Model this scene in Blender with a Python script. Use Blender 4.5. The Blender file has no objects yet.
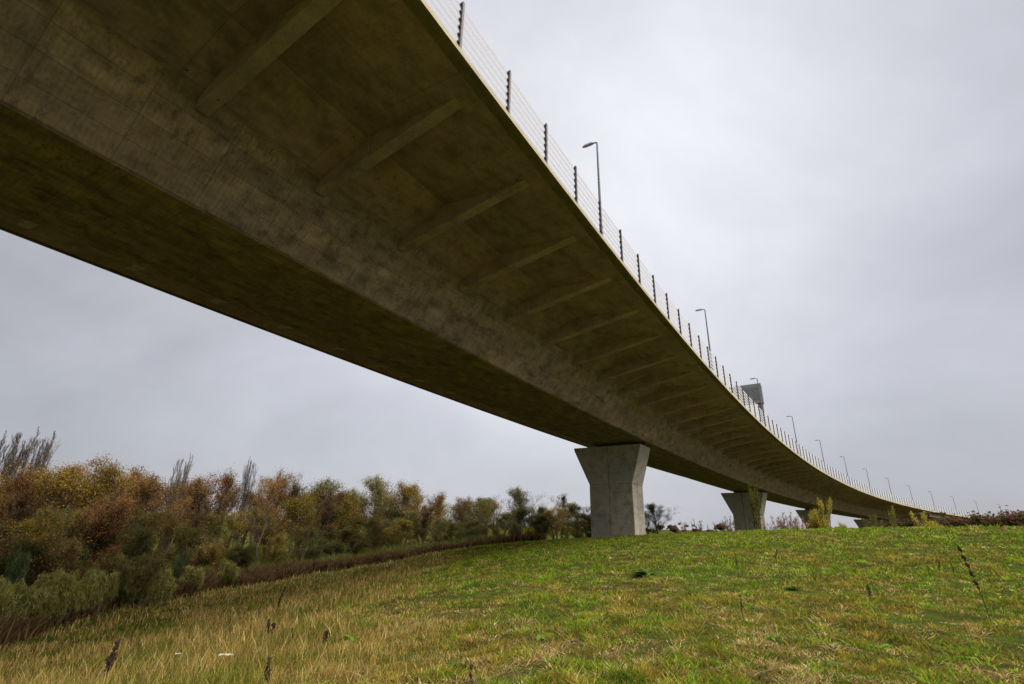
import bpy, math, random
import numpy as np
from mathutils import Matrix, Vector

random.seed(7)
RNG = np.random.default_rng(11)
scene = bpy.context.scene
COL = scene.collection
R = math.radians

# ------------------------------------------------------------------ helpers
def link(o, parent=None):
    COL.objects.link(o)
    if parent is not None:
        o.parent = parent
    return o

def tag(o, label=None, cat=None, group=None, kind=None):
    if label: o['label'] = label
    if cat: o['category'] = cat
    if group: o['group'] = group
    if kind: o['kind'] = kind
    return o

def empty(name, loc=(0, 0, 0), rz=0.0):
    o = bpy.data.objects.new(name, None)
    o.location = loc
    o.rotation_euler = (0, 0, rz)
    o.empty_display_size = 0.3
    return link(o)

def copy_tree(o, parent=None):
    c = o.copy(); COL.objects.link(c); c.parent = parent
    for ch in list(o.children):
        copy_tree(ch, c)
    return c

class MB:
    """collects shapes and links them as ONE mesh object"""
    def __init__(self):
        self.v = []; self.f = []; self.m = []; self.uv = {}
    def add(self, vs, fs, mi=0):
        b = len(self.v)
        self.v.extend([tuple(p) for p in vs])
        for f in fs:
            self.f.append([i + b for i in f]); self.m.append(mi)
    def hull(self, c, mi=0):
        """8 corners: 4 low, 4 high"""
        self.add(c, [(0, 3, 2, 1), (4, 5, 6, 7), (0, 1, 5, 4), (1, 2, 6, 5), (2, 3, 7, 6), (3, 0, 4, 7)], mi)
    def box(self, c, d, mi=0, rot=None):
        x, y, z = d[0] / 2, d[1] / 2, d[2] / 2
        pts = [Vector(p) for p in ((-x, -y, -z), (x, -y, -z), (x, y, -z), (-x, y, -z), (-x, -y, z), (x, -y, z), (x, y, z), (-x, y, z))]
        if rot is not None: pts = [rot @ p for p in pts]
        self.hull([Vector(c) + p for p in pts], mi)
    def tube(self, pts, rad, n=6, mi=0, cap=True):
        pts = [Vector(p) for p in pts]
        b = len(self.v); rings = len(pts)
        for i, p in enumerate(pts):
            d = (pts[min(i + 1, rings - 1)] - pts[max(i - 1, 0)])
            d = d.normalized() if d.length > 1e-9 else Vector((0, 0, 1))
            a = Vector((1, 0, 0)) if abs(d.x) < .8 else Vector((0, 1, 0))
            u = d.cross(a).normalized(); w = d.cross(u)
            for k in range(n):
                t = 2 * math.pi * k / n
                self.v.append(tuple(p + (u * math.cos(t) + w * math.sin(t)) * rad[i]))
        for i in range(rings - 1):
            for k in range(n):
                self.f.append([b + i * n + k, b + i * n + (k + 1) % n, b + (i + 1) * n + (k + 1) % n, b + (i + 1) * n + k]); self.m.append(mi)
        if cap:
            self.f.append([b + k for k in range(n)][::-1]); self.m.append(mi)
            self.f.append([b + (rings - 1) * n + k for k in range(n)]); self.m.append(mi)
    def mesh(self, name, mats, smooth=False):
        me = bpy.data.meshes.new(name)
        me.from_pydata(self.v, [], self.f)
        mats = mats if isinstance(mats, (list, tuple)) else [mats]
        for m in mats: me.materials.append(m)
        if len(mats) > 1:
            me.polygons.foreach_set('material_index', self.m)
        if smooth:
            me.polygons.foreach_set('use_smooth', [True] * len(me.polygons))
        me.update()
        return me
    def build(self, name, mats, parent=None, smooth=False, bevel=0, loc=None):
        o = bpy.data.objects.new(name, self.mesh(name, mats, smooth))
        if loc is not None: o.location = loc
        link(o, parent)
        if bevel:
            md = o.modifiers.new('bevel', 'BEVEL'); md.width = bevel; md.segments = 2; md.limit_method = 'ANGLE'
        return o

def fast_mesh(name, verts, quads, tris, cols, mats, qmat=None, tmat=None):
    """numpy arrays straight into one mesh; cols per vertex (n,3)"""
    me = bpy.data.meshes.new(name)
    nq, nt = len(quads), len(tris)
    me.vertices.add(len(verts)); me.vertices.foreach_set('co', verts.astype(np.float32).ravel())
    me.loops.add(nq * 4 + nt * 3)
    me.loops.foreach_set('vertex_index', np.concatenate([quads.ravel(), tris.ravel()]).astype(np.int32))
    me.polygons.add(nq + nt)
    st = np.concatenate([np.arange(nq) * 4, nq * 4 + np.arange(nt) * 3]).astype(np.int32)
    me.polygons.foreach_set('loop_start', st)
    for m in mats: me.materials.append(m)
    if len(mats) > 1:
        me.polygons.foreach_set('material_index', np.concatenate([qmat if qmat is not None else np.zeros(nq), tmat if tmat is not None else np.zeros(nt)]).astype(np.int32))
    if cols is not None:
        at = me.attributes.new('Col', 'FLOAT_COLOR', 'POINT')
        at.data.foreach_set('color', np.c_[cols, np.ones(len(cols))].astype(np.float32).ravel())
    me.update(calc_edges=True)
    return me

_T = np.random.default_rng(3).random((256, 256))
def vnoise(x, y, sc, seed=0):
    x = np.asarray(x) / sc + 37.3 * (seed + 1); y = np.asarray(y) / sc + 91.7 * (seed + 1)
    i = np.floor(x).astype(int); j = np.floor(y).astype(int)
    fx = x - i; fy = y - j
    fx = fx * fx * (3 - 2 * fx); fy = fy * fy * (3 - 2 * fy)
    g = lambda a, b: _T[a % 256, b % 256]
    return (g(i, j) * (1 - fx) + g(i + 1, j) * fx) * (1 - fy) + (g(i, j + 1) * (1 - fx) + g(i + 1, j + 1) * fx) * fy
def fnoise(x, y, sc, seed=0):
    return (vnoise(x, y, sc, seed) + .5 * vnoise(x, y, sc / 2.1, seed + 1) + .25 * vnoise(x, y, sc / 4.3, seed + 2)) / 1.75

# ------------------------------------------------------------------ camera (solved from the fence posts, lamps and deck edge)
F_PX, XV, YV = 490.884, 541.845, -970.132
EYE = 1.5
u_ = np.array([XV - 512, YV - 342, F_PX]); u_ /= np.linalg.norm(u_)
f_ = np.array([0, 0, 1.]) - u_ * u_[2]; f_ /= np.linalg.norm(f_)
r_ = np.cross(f_, u_); r_ /= np.linalg.norm(r_)
if r_[0] < 0: r_ = -r_
cam = bpy.data.cameras.new('camera')
cam.sensor_width = 36; cam.lens = F_PX / 1024 * 36; cam.clip_start = .1; cam.clip_end = 9000
co = bpy.data.objects.new('camera', cam); link(co)
rt = Vector((r_[0], f_[0], u_[0])); dn = Vector((r_[1], f_[1], u_[1])); fw = Vector((r_[2], f_[2], u_[2]))
mw = Matrix.Identity(4)
for i in range(3):
    mw[i][0] = rt[i]; mw[i][1] = -dn[i]; mw[i][2] = -fw[i]
mw[2][3] = EYE
co.matrix_world = mw
scene.camera = co

def at(px, py, d):
    """the place d metres (level distance) out along a sight line of the survey"""
    v = np.array([px - 512, py - 342, F_PX])
    w = np.array([v @ r_, v @ f_, v @ u_]); w = w / np.hypot(w[0], w[1]) * d
    return np.array([w[0], w[1], w[2] + EYE])

# ------------------------------------------------------------------ bridge alignment
H = 13.0
X0, Y0, TH, K1, K2, G1, G2 = -.10977, .84934, .55414, .0178, .000369, .025579, 6.9288e-5
_g = np.linspace(-4, 40, 4401); _h = TH + K1 * _g + K2 * _g * _g / 2
_dx = np.concatenate([[0], np.cumsum((np.sin(_h[1:]) + np.sin(_h[:-1])) / 2 * (_g[1] - _g[0]))])
_dy = np.concatenate([[0], np.cumsum((np.cos(_h[1:]) + np.cos(_h[:-1])) / 2 * (_g[1] - _g[0]))])
_dx -= np.interp(0, _g, _dx); _dy -= np.interp(0, _g, _dy)
def heading(s): return TH + K1 * s + K2 * s * s / 2
def deck_z(s): return EYE + H * (1 - G1 * s + G2 * s * s)
def P(s, off=0.0, z=0.0):
    h = heading(s)
    return Vector((H * (X0 + np.interp(s, _g, _dx)) + off * math.cos(h), H * (Y0 + np.interp(s, _g, _dy)) - off * math.sin(h), deck_z(s) + z))

# ------------------------------------------------------------------ materials
def nodes(name):
    m = bpy.data.materials.new(name); m.use_nodes = True
    nt = m.node_tree; nt.nodes.clear()
    out = nt.nodes.new('ShaderNodeOutputMaterial')
    return m, nt, out
class N:
    def __init__(self, nt): self.nt = nt
    def new(self, t, **kw):
        n = self.nt.nodes.new('ShaderNode' + t)
        for k, v in kw.items():
            if k in n.inputs: n.inputs[k].default_value = v
            else: setattr(n, k, v)
        return n
    def l(self, a, b): self.nt.links.new(a, b)
    def noise(self, vec, scale, detail=4, rough=.55, dist=0):
        n = self.new('TexNoise'); n.inputs['Scale'].default_value = scale; n.inputs['Detail'].default_value = detail
        n.inputs['Roughness'].default_value = rough; n.inputs['Distortion'].default_value = dist
        if vec is not None: self.l(vec, n.inputs['Vector'])
        return n.outputs['Fac']
    def ramp(self, fac, stops):
        n = self.new('ValToRGB'); e = n.color_ramp.elements
        while len(e) < len(stops): e.new(.5)
        for i, (p, c) in enumerate(stops):
            e[i].position = p; e[i].color = (*c, 1) if len(c) == 3 else c
        self.l(fac, n.inputs['Fac']); return n.outputs['Color']
    def mix(self, fac, a, b, mode='MIX'):
        n = self.new('Mix', data_type='RGBA', blend_type=mode)
        for s, v in ((n.inputs[0], fac), (n.inputs[6], a), (n.inputs[7], b)):
            if isinstance(v, (int, float)): s.default_value = v
            elif isinstance(v, tuple): s.default_value = (*v, 1)
            else: self.l(v, s)
        return n.outputs[2]
    def math(self, op, a, b=None, c=None):
        n = self.new('Math', operation=op)
        for i, v in enumerate((a, b, c)):
            if v is None: continue
            if isinstance(v, (int, float)): n.inputs[i].default_value = v
            else: self.l(v, n.inputs[i])
        return n.outputs[0]
    def map(self, vec, scale=(1, 1, 1), loc=(0, 0, 0)):
        n = self.new('Mapping'); n.inputs['Scale'].default_value = scale; n.inputs['Location'].default_value = loc
        self.l(vec, n.inputs['Vector']); return n.outputs['Vector']

def simple(name, col, rough=.6, metal=0.0, var=.25, scale=6):
    m, nt, out = nodes(name); n = N(nt)
    b = n.new('BsdfPrincipled'); b.inputs['Roughness'].default_value = rough; b.inputs['Metallic'].default_value = metal; b.inputs['Specular IOR Level'].default_value = .25
    tc = n.new('TexCoord')
    f = n.noise(tc.outputs['Object'], scale, 5)
    c = n.ramp(f, [(.3, tuple(x * (1 - var) for x in col)), (.7, tuple(min(1, x * (1 + var)) for x in col))])
    n.l(c, b.inputs['Base Color']); n.l(b.outputs[0], out.inputs['Surface'])
    return m

def concrete(name, light, mid, dark, warm, panel=(2.7, 1.25), stain=.6, use_uv=True, board=1.0):
    m, nt, out = nodes(name); n = N(nt)
    tc = n.new('TexCoord')
    if use_uv: vec = tc.outputs['UV']
    else:      vec = tc.outputs['Object']
    big = n.noise(vec, .22, 5, .6)
    med = n.noise(n.map(vec, (1.0, 1.6, 1.3)), .9, 7, .68, 0)
    fine = n.noise(vec, 7.0, 6, .7)
    col = n.ramp(med, [(.36, dark), (.48, mid), (.62, light)])
    col = n.mix(n.ramp(big, [(.42, (0, 0, 0)), (.62, (1, 1, 1))]), col, n.mix(.5, col, warm))
    # formwork panels: each panel slightly another tone, thin dark joints
    br = n.new('TexBrick'); br.offset = 0; br.squash = 1
    br.inputs['Scale'].default_value = 1; br.inputs['Brick Width'].default_value = panel[0]; br.inputs['Row Height'].default_value = panel[1]
    br.inputs['Mortar Size'].default_value = .018; br.inputs['Mortar Smooth'].default_value = .6
    br.inputs['Color1'].default_value = (.80, .80, .78, 1); br.inputs['Color2'].default_value = (1.18, 1.17, 1.12, 1); br.inputs['Mortar'].default_value = (.48, .46, .43, 1)
    wob = n.new('VectorMath', operation='ADD')
    nz = n.new('TexNoise'); nz.inputs['Scale'].default_value = .8; nz.inputs['Detail'].default_value = 3
    n.l(vec, nz.inputs['Vector'])
    sc = n.new('VectorMath', operation='SCALE'); sc.inputs['Scale'].default_value = .05
    n.l(nz.outputs['Color'], sc.inputs[0]); n.l(vec, wob.inputs[0]); n.l(sc.outputs[0], wob.inputs[1])
    if use_uv: n.l(wob.outputs[0], br.inputs['Vector'])
    else:
        sp = n.new('SeparateXYZ'); cb = n.new('CombineXYZ'); n.l(wob.outputs[0], sp.inputs[0])
        n.l(n.math('ADD', sp.outputs[0], sp.outputs[1]), cb.inputs[0]); n.l(sp.outputs[2], cb.inputs[1]); n.l(cb.outputs[0], br.inputs['Vector'])
    col = n.mix(.75, col, br.outputs['Color'], 'MULTIPLY')
    b2_ = n.new('TexBrick'); b2_.offset = .37; b2_.squash = 1
    for k_, v_ in (('Scale', 1), ('Brick Width', panel[0] * .31), ('Row Height', panel[1] * .5), ('Mortar Size', .006), ('Mortar Smooth', .8)): b2_.inputs[k_].default_value = v_
    b2_.inputs['Color1'].default_value = (.80, .79, .76, 1); b2_.inputs['Color2'].default_value = (1.16, 1.15, 1.10, 1); b2_.inputs['Mortar'].default_value = (.80, .78, .74, 1)
    n.l(br.inputs['Vector'].links[0].from_socket, b2_.inputs['Vector'])
    col = n.mix(.6 * board, col, b2_.outputs['Color'], 'MULTIPLY')
    # board marks and mould blotches
    wv = n.new('TexWave'); wv.inputs['Scale'].default_value = 2.2; wv.inputs['Distortion'].default_value = 5; wv.inputs['Detail'].default_value = 4; wv.inputs['Detail Scale'].default_value = 1.4
    n.l(vec, wv.inputs['Vector'])
    col = n.mix(.22 * board, col, n.ramp(wv.outputs['Fac'], [(.15, (.55, .55, .52)), (.6, (1.1, 1.1, 1.08))]), 'MULTIPLY')
    bl = n.noise(n.map(vec, (2.4, 1.1, 1.4)), 1.5, 9, .76, 0)
    msk = n.math('MULTIPLY', n.ramp(bl, [(.50, (0, 0, 0)), (.60, (1, 1, 1))]), n.ramp(n.noise(vec, .45, 3), [(.40, (.15, .15, .15)), (.58, (1, 1, 1))]))
    col = n.mix(n.math('MULTIPLY', msk, stain), col, tuple(x * .42 for x in mid))
    # pale streaks
    st = n.noise(n.map(vec, (3.2, .25, .25) if use_uv else (3, 3, .25)), 1.0, 6, .7)
    col = n.mix(n.math('MULTIPLY', n.ramp(st, [(.58, (0, 0, 0)), (.75, (1, 1, 1))]), .22), col, tuple(min(1, x * 1.35) for x in light))
    ds = n.noise(n.map(vec, (1.7, .16, .16) if use_uv else (1.7, 1.7, .14), (7, 3, 1)), 1.0, 7, .72)
    col = n.mix(n.math('MULTIPLY', n.ramp(ds, [(.54, (0, 0, 0)), (.68, (1, 1, 1))]), .45), col, dark)
    # pin holes of the form ties
    vo = n.new('TexVoronoi'); vo.inputs['Scale'].default_value = 1.05; vo.inputs['Randomness'].default_value = .45
    n.l(vec, vo.inputs['Vector'])
    col = n.mix(n.math('MULTIPLY', n.math('LESS_THAN', vo.outputs['Distance'], .045), .75), col, (.03, .028, .022))
    b = n.new('BsdfPrincipled'); b.inputs['Roughness'].default_value = .88
    col = n.mix(.5, col, n.ramp(fine, [(.3, (.72, .72, .72)), (.7, (1.22, 1.22, 1.22))]), 'MULTIPLY')
    n.l(col, b.inputs['Base Color'])
    bp = n.new('Bump'); bp.inputs['Strength'].default_value = .35; bp.inputs['Distance'].default_value = .03
    h = n.math('ADD', n.math('ADD', n.math('MULTIPLY', fine, .5), n.math('MULTIPLY', med, .6)), n.math('MULTIPLY', br.outputs['Fac'], -.5))
    n.l(h, bp.inputs['Height']); n.l(bp.outputs[0], b.inputs['Normal'])
    n.l(b.outputs[0], out.inputs['Surface'])
    return m

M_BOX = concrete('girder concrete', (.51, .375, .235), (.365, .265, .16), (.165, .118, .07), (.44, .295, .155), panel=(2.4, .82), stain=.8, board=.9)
M_SLAB = concrete('overhang concrete', (.56, .395, .37), (.43, .30, .275), (.265, .185, .165), (.49, .315, .25), panel=(4.49, 2.4), stain=.4, board=.4)
M_RIB = concrete('rib concrete', (.66, .48, .43), (.53, .385, .335), (.355, .26, .225), (.56, .39, .30), panel=(9, 9), stain=.3, use_uv=False, board=.5)
M_EDGE = concrete('edge beam concrete', (.34, .28, .175), (.27, .215, .13), (.18, .14, .085), (.28, .21, .11), panel=(6.0, 3.0), stain=.35, board=.4)
M_PIER = concrete('pier concrete', (.50, .455, .38), (.42, .38, .31), (.29, .26, .21), (.43, .37, .27), panel=(2.45, 2.1), stain=.3, use_uv=False, board=.3)
M_STEEL = simple('weathered galvanised steel', (.16, .155, .16), .5, .5)
M_POST = simple('brownish painted post steel', (.085, .072, .075), .55, .3)
M_CLAMP = simple('black rubber clamps', (.02, .018, .02), .6)
M_LAMP = simple('lamp column grey paint', (.10, .10, .11), .5, .3)
M_SIGN = simple('grey green sign housing', (.15, .175, .18), .5, .1)
M_SIGND = simple('dark sign louvre', (.11, .13, .135), .6)
M_BEAR = simple('dark bearing rubber', (.03, .028, .025), .8)
M_WHITE = simple('white litter', (.55, .54, .50), .8)

def rail_mat():
    m, nt, out = nodes('pale translucent barrier slat'); n = N(nt)
    d = n.new('BsdfDiffuse'); d.inputs['Color'].default_value = (.66, .67, .69, 1)
    t = n.new('BsdfTranslucent'); t.inputs['Color'].default_value = (.66, .67, .69, 1)
    tr = n.new('BsdfTransparent'); mx = n.new('MixShader'); mx.inputs[0].default_value = .45
    n.l(d.outputs[0], mx.inputs[1]); n.l(t.outputs[0], mx.inputs[2])
    m2 = n.new('MixShader'); m2.inputs[0].default_value = .72
    n.l(tr.outputs[0], m2.inputs[1]); n.l(mx.outputs[0], m2.inputs[2])
    n.l(m2.outputs[0], out.inputs['Surface'])
    return m
M_RAIL = rail_mat()

def foliage_mat(name, trans=.35, rnd=True, hue=.018, val=.35):
    m, nt, out = nodes(name); n = N(nt)
    a = n.new('Attribute'); a.attribute_name = 'Col'
    c = a.outputs['Color']
    if rnd:
        oi = n.new('ObjectInfo')
        hs = n.new('HueSaturation')
        n.l(n.math('ADD', n.math('MULTIPLY', n.math('SUBTRACT', oi.outputs['Random'], .5), hue), .5), hs.inputs['Hue'])
        r2 = n.math('FRACT', n.math('MULTIPLY', oi.outputs['Random'], 7.31))
        n.l(n.math('ADD', n.math('MULTIPLY', n.math('SUBTRACT', r2, .5), val * 2), 1.0), hs.inputs['Value'])
        n.l(c, hs.inputs['Color']); c = hs.outputs['Color']
    d = n.new('BsdfDiffuse'); t = n.new('BsdfTranslucent'); mx = n.new('MixShader'); mx.inputs[0].default_value = trans
    n.l(c, d.inputs['Color']); n.l(c, t.inputs['Color'])
    n.l(d.outputs[0], mx.inputs[1]); n.l(t.outputs[0], mx.inputs[2]); n.l(mx.outputs[0], out.inputs['Surface'])
    return m
M_LEAF = foliage_mat('leaves')
M_GRASS = foliage_mat('grass blades', .4, rnd=False)
M_BARK = simple('grey brown bark', (.085, .068, .050), .9, var=.4, scale=9)
M_PALEBARK = simple('pale birch bark', (.14, .118, .09), .85, var=.35, scale=7)
M_REDBARK = simple('reddish twig bark', (.10, .055, .042), .9, var=.3, scale=7)
M_DEAD = simple('dead brown stalk', (.045, .026, .016), .95, var=.4, scale=30)

# ------------------------------------------------------------------ terrain
ctl = []
def cp(px, py, d): ctl.append(at(px, py, d))
for q in ((0, 714, 9.5), (0, 688, 14.5), (100, 644, 23), (200, 608, 33), (300, 584, 42), (380, 565, 50), (470, 547, 55), (560, 540, 56), (620, 538, 55)): cp(*q)
for q in ((660, 536.5, 52), (720, 533.5, 50), (800, 531.5, 48), (900, 529.5, 46), (1024, 527.5, 44)): cp(*q)
for px, py, d, dz in ((660, 535, 85, -1.6), (800, 530, 85, -2.4), (900, 528, 85, -2.8), (1024, 526, 85, -3.0), (720, 532, 130, -2.2), (900, 528, 140, -3.2), (1024, 526, 140, -3.2)):
    q = at(px, py, d); q[2] = EYE * 0 + dz + 1.5; ctl.append(q)
for p in ((0, 0, 0), (0, 5, 0), (5, 4, .06), (-5, 4, -.25), (0, 12, .02), (8, 8, .12), (0, -10, 0), (12, -8, .2), (-12, -8, -.6), (0, 25, .12), (14, 14, .45), (20, 5, .6)): ctl.append(np.array(p, float))
for px, d, z in ((-60, 40, -3.3), (0, 30, -3.0), (0, 55, -3.4), (100, 36, -3.0), (100, 60, -3.4), (200, 47, -3.0), (200, 75, -3.0), (300, 56, -2.7), (300, 85, -2.6), (400, 64, -2.3), (400, 95, -2.0), (500, 70, -1.6), (500, 105, -1.4), (590, 75, -.6), (590, 110, -1.0), (-300, 30, -2.8), (-300, 60, -3.2)):
    q = at(px, 500, d); q[2] = z; ctl.append(q)
ctl = np.array(ctl)
def _phi(r2): return .5 * r2 * np.log(r2 + 1e-9)
n_ = len(ctl)
A = np.zeros((n_ + 3, n_ + 3)); d2 = ((ctl[:, None, :2] - ctl[None, :, :2]) ** 2).sum(-1)
A[:n_, :n_] = _phi(d2) + np.eye(n_) * 1.5; A[:n_, n_] = 1; A[:n_, n_ + 1:] = ctl[:, :2]; A[n_:, :n_] = A[:n_, n_:].T
W = np.linalg.solve(A, np.r_[ctl[:, 2], 0, 0, 0])
def ground(x, y):
    x = np.atleast_1d(np.asarray(x, float)); y = np.atleast_1d(np.asarray(y, float))
    z = np.zeros_like(x)
    for k in range(n_):
        z += W[k] * _phi((x - ctl[k, 0]) ** 2 + (y - ctl[k, 1]) ** 2)
    z += W[n_] + W[n_ + 1] * x + W[n_ + 2] * y
    r = np.hypot(x, y)
    t = np.clip((r - 110) / 80, 0, 1); t = t * t * (3 - 2 * t)
    z = np.clip(z, -6, 4) * (1 - t) + (-2.2) * t
    nb = np.clip(1 - r / 160, 0, 1)
    z += nb * ((fnoise(x, y, 1.6, 4) - .5) * .18 + (vnoise(x, y, .42, 9) - .5) * .07)
    return z
def gz(x, y): return float(ground(x, y)[0])

az = np.linspace(0, 2 * math.pi, 301)[:-1]
rad = np.concatenate([[.35], np.geomspace(.7, 200, 170), np.geomspace(260, 5000, 14)])
RR, AZ = np.meshgrid(rad, az, indexing='ij')
gx = (RR * np.sin(AZ)).ravel(); gy = (RR * np.cos(AZ)).ravel()
gv = np.c_[gx, gy, ground(gx, gy)]
na, nr = len(az), len(rad)
ii = np.arange(nr - 1)[:, None] * na; jj = np.arange(na)[None, :]
q = np.stack([ii + jj, ii + (jj + 1) % na, ii + na + (jj + 1) % na, ii + na + jj], -1).reshape(-1, 4)[:, ::-1]
gv = np.r_[gv, [[0, 0, gz(0, 0)]]]
tri = np.c_[np.full(na, len(gv) - 1), (np.arange(na) + 1) % na, np.arange(na)][:, ::-1]

def ground_mat():
    m, nt, out = nodes('meadow soil and thatch'); n = N(nt)
    tc = n.new('TexCoord'); v = tc.outputs['Object']
    a = n.noise(v, .5, 6, .6); b_ = n.noise(v, 3.5, 8, .7); c = n.noise(v, 22, 6, .7)
    col = n.ramp(b_, [(.3, (.022, .018, .009)), (.5, (.05, .045, .014)), (.68, (.12, .092, .034))])
    col = n.mix(n.ramp(a, [(.4, (0, 0, 0)), (.62, (1, 1, 1))]), col, n.ramp(b_, [(.3, (.03, .045, .009)), (.7, (.065, .095, .016))]))
    col = n.mix(.6, col, n.ramp(c, [(.3, (.5, .5, .5)), (.7, (1.4, 1.4, 1.3))]), 'MULTIPLY')
    b = n.new('BsdfDiffuse'); b.inputs['Roughness'].default_value = .9
    n.l(col, b.inputs['Color'])
    bp = n.new('Bump'); bp.inputs['Strength'].default_value = .8; bp.inputs['Distance'].default_value = .08
    n.l(n.math('ADD', b_, n.math('MULTIPLY', c, .5)), bp.inputs['Height']); n.l(bp.outputs[0], b.inputs['Normal'])
    n.l(b.outputs[0], out.inputs['Surface']); return m
go = bpy.data.objects.new('ground', fast_mesh('ground', gv, q, tri, None, [ground_mat()]))
go.data.polygons.foreach_set('use_smooth', [True] * len(go.data.polygons))
link(go); tag(go, 'grassy hillside falling away to the left of the viaduct', None, None, 'structure')

# ------------------------------------------------------------------ grass
def on_ground(px, py):
    """walk the sight line until it meets the ground"""
    v = np.array([px - 512, py - 342, F_PX]); w = np.array([v @ r_, v @ f_, v @ u_]); w /= np.hypot(w[0], w[1])
    ds = np.arange(3, 90, .05); zz = EYE + w[2] * ds - ground(w[0] * ds, w[1] * ds)
    i = int(np.argmax(zz < 0)) if (zz < 0).any() else len(ds) - 1
    return Vector((w[0] * ds[i], w[1] * ds[i], EYE + w[2] * ds[i])), ds[i]
def pal(*cs): return np.array(cs, float)
def blades(x, y, h, w, lean, colr, rng, ang=None):
    """x,y,h,w,lean,colr arrays per blade -> verts, quads, tris, cols"""
    n = len(x); z = ground(x, y) - .01
    a = rng.uniform(0, 2 * np.pi, n); la = rng.uniform(0, 2 * np.pi, n) if ang is None else ang + rng.normal(0, .7, n)
    dx, dy = np.cos(a) * w / 2, np.sin(a) * w / 2
    lx, ly = np.cos(la) * lean, np.sin(la) * lean
    mz = h * .55
    b0 = np.c_[x - dx, y - dy, z]; b1 = np.c_[x + dx, y + dy, z]
    mx = x + lx * .35; my = y + ly * .35
    m0 = np.c_[mx - dx * .8, my - dy * .8, z + mz]; m1 = np.c_[mx + dx * .8, my + dy * .8, z + mz]
    t = np.c_[x + lx, y + ly, z + h]
    v = np.stack([b0, b1, m1, m0, t], 1).reshape(-1, 3)
    k = np.arange(n)[:, None] * 5
    qd = k + np.array([[0, 1, 2, 3]]); tr = k + np.array([[3, 2, 4]])
    return v, qd, tr, np.repeat(colr, 5, 0)

def scatter(n, d0, d1, a0, a1, rng):
    d = np.exp(rng.uniform(math.log(d0), math.log(d1), n)); a = rng.uniform(R(a0), R(a1), n)
    return d * np.sin(a), d * np.cos(a), d
def edge_x(y): return -1.75 - .062 * y + (vnoise(y, y * 0, 3.0, 5) - .5) * 2.6 + (vnoise(y, y * 0, .9, 8) - .5) * 1.2
def meadow_limit(x, y):
    """> 0 inside the meadow, measured across its left edge"""
    ex = np.array([-13.5, -16.9, -20.8, -20.4, -17.0, -8.5, -3.0, 3.0]); ey = np.array([7.5, 17.0, 27.0, 36.5, 46.7, 54.0, 56.0, 57.0])
    lim = np.interp(y, ey, ex)
    return x - lim
rng = np.random.default_rng(21)
# short mown grass, in clumps
nc = 84000
cx, cy, cd = scatter(nc, 3.6, 75, -52, 62, rng)
keep = (cx > edge_x(cy) - rng.random(nc) ** 2 * 4.5) & (meadow_limit(cx, cy) > -1)
for bpx, bpy_, br_ in ((930, 612, .22), (905, 622, .16), (966, 619, .20), (950, 638, .12), (484, 600, .20), (440, 640, .16), (700, 640, .14), (560, 660, .12), (796, 592, .2), (655, 610, .2), (1000, 650, .15), (610, 640, .12)):
    sp_, _d = on_ground(bpx, bpy_)
    keep &= np.hypot(cx - sp_.x, cy - sp_.y) > br_ * (.6 + .9 * vnoise(cx, cy, .12, 77))
cx, cy, cd = cx[keep], cy[keep], cd[keep]; nc = len(cx)
per = 9
green = pal((.125, .245, .013), (.18, .295, .019), (.06, .135, .010), (.26, .305, .030))
olive = pal((.27, .215, .03), (.31, .235, .042), (.19, .15, .024))
straw = pal((.44, .32, .12), (.36, .245, .085), (.24, .14, .055), (.50, .40, .20))
gn = .5 * fnoise(cx, cy, 1.6, 1) + .5 * vnoise(cx, cy, .32, 14); gn2 = fnoise(cx, cy, 8, 3); dead = .5 * fnoise(cx, cy, .9, 6) + .5 * vnoise(cx, cy, .26, 16)
tuft = np.clip((vnoise(cx, cy, .19, 51) * .7 + vnoise(cx, cy, 1.0, 52) * .3 - .30) * 2.6, 0, 1)
pg = np.clip((gn - .42) * 3.0 + (gn2 - .5) * 2.0 + np.clip((cx - 1.0) / 30, -.25, .4) + .12 * np.clip((cd - 7) / 8, 0, 1) + .31, .06, .92)
pd = np.clip((dead - .48) * 5.0 + .32, .05, .92) * (1 - .66 * np.clip((cd - 7) / 14, 0, 1))
pd = np.clip(pd + .05, 0, 1)
kind = np.where(rng.random(nc) < pd, 2, np.where(rng.random(nc) < pg, 0, 1))       # each clump has its own kind
ctone = rng.uniform(.7, 1.2, nc) * (.42 + 1.05 * vnoise(cx, cy, .15, 61)); csize = rng.uniform(.7, 1.15, nc) * (.35 + 1.25 * tuft) * (1 + .9 * (rng.random(nc) < .04))
x = np.repeat(cx, per); y = np.repeat(cy, per); d = np.repeat(cd, per); kd = np.repeat(kind, per)
n = len(x); sp = .030 + d * .003
ox = rng.normal(0, 1, n) * sp; oy = rng.normal(0, 1, n) * sp
x = x + ox; y = y + oy
flip = rng.random(n) < .12; kd = np.where(flip, rng.integers(0, 3, n), kd)
ui = rng.random(n)
c = np.where((kd == 0)[:, None], green[(ui * 4).astype(int)], np.where((kd == 1)[:, None], olive[(ui * 3).astype(int)], straw[(ui * 4).astype(int)]))
c = c * (rng.uniform(.7, 1.25, n) * np.repeat(ctone, per))[:, None]
h = rng.uniform(.028, .072, n) * np.repeat(csize, per) * np.where(kd == 2, .6, 1) * (1 + .25 * np.clip(d / 30, 0, 1))
lean = h * rng.uniform(.3, 1.5, n) * np.where(kd == 2, 2.2, 1)
w = np.maximum(rng.uniform(.007, .017, n), d * .0015)
v, qd, tr, cl = blades(x, y, h, w, lean, c, rng, np.arctan2(oy, ox))
o = link(bpy.data.objects.new('grass', fast_mesh('grass', v, qd, tr, cl, [M_GRASS])))
tag(o, 'short green and straw grass covering the mound', 'grass', None, 'stuff')
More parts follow.
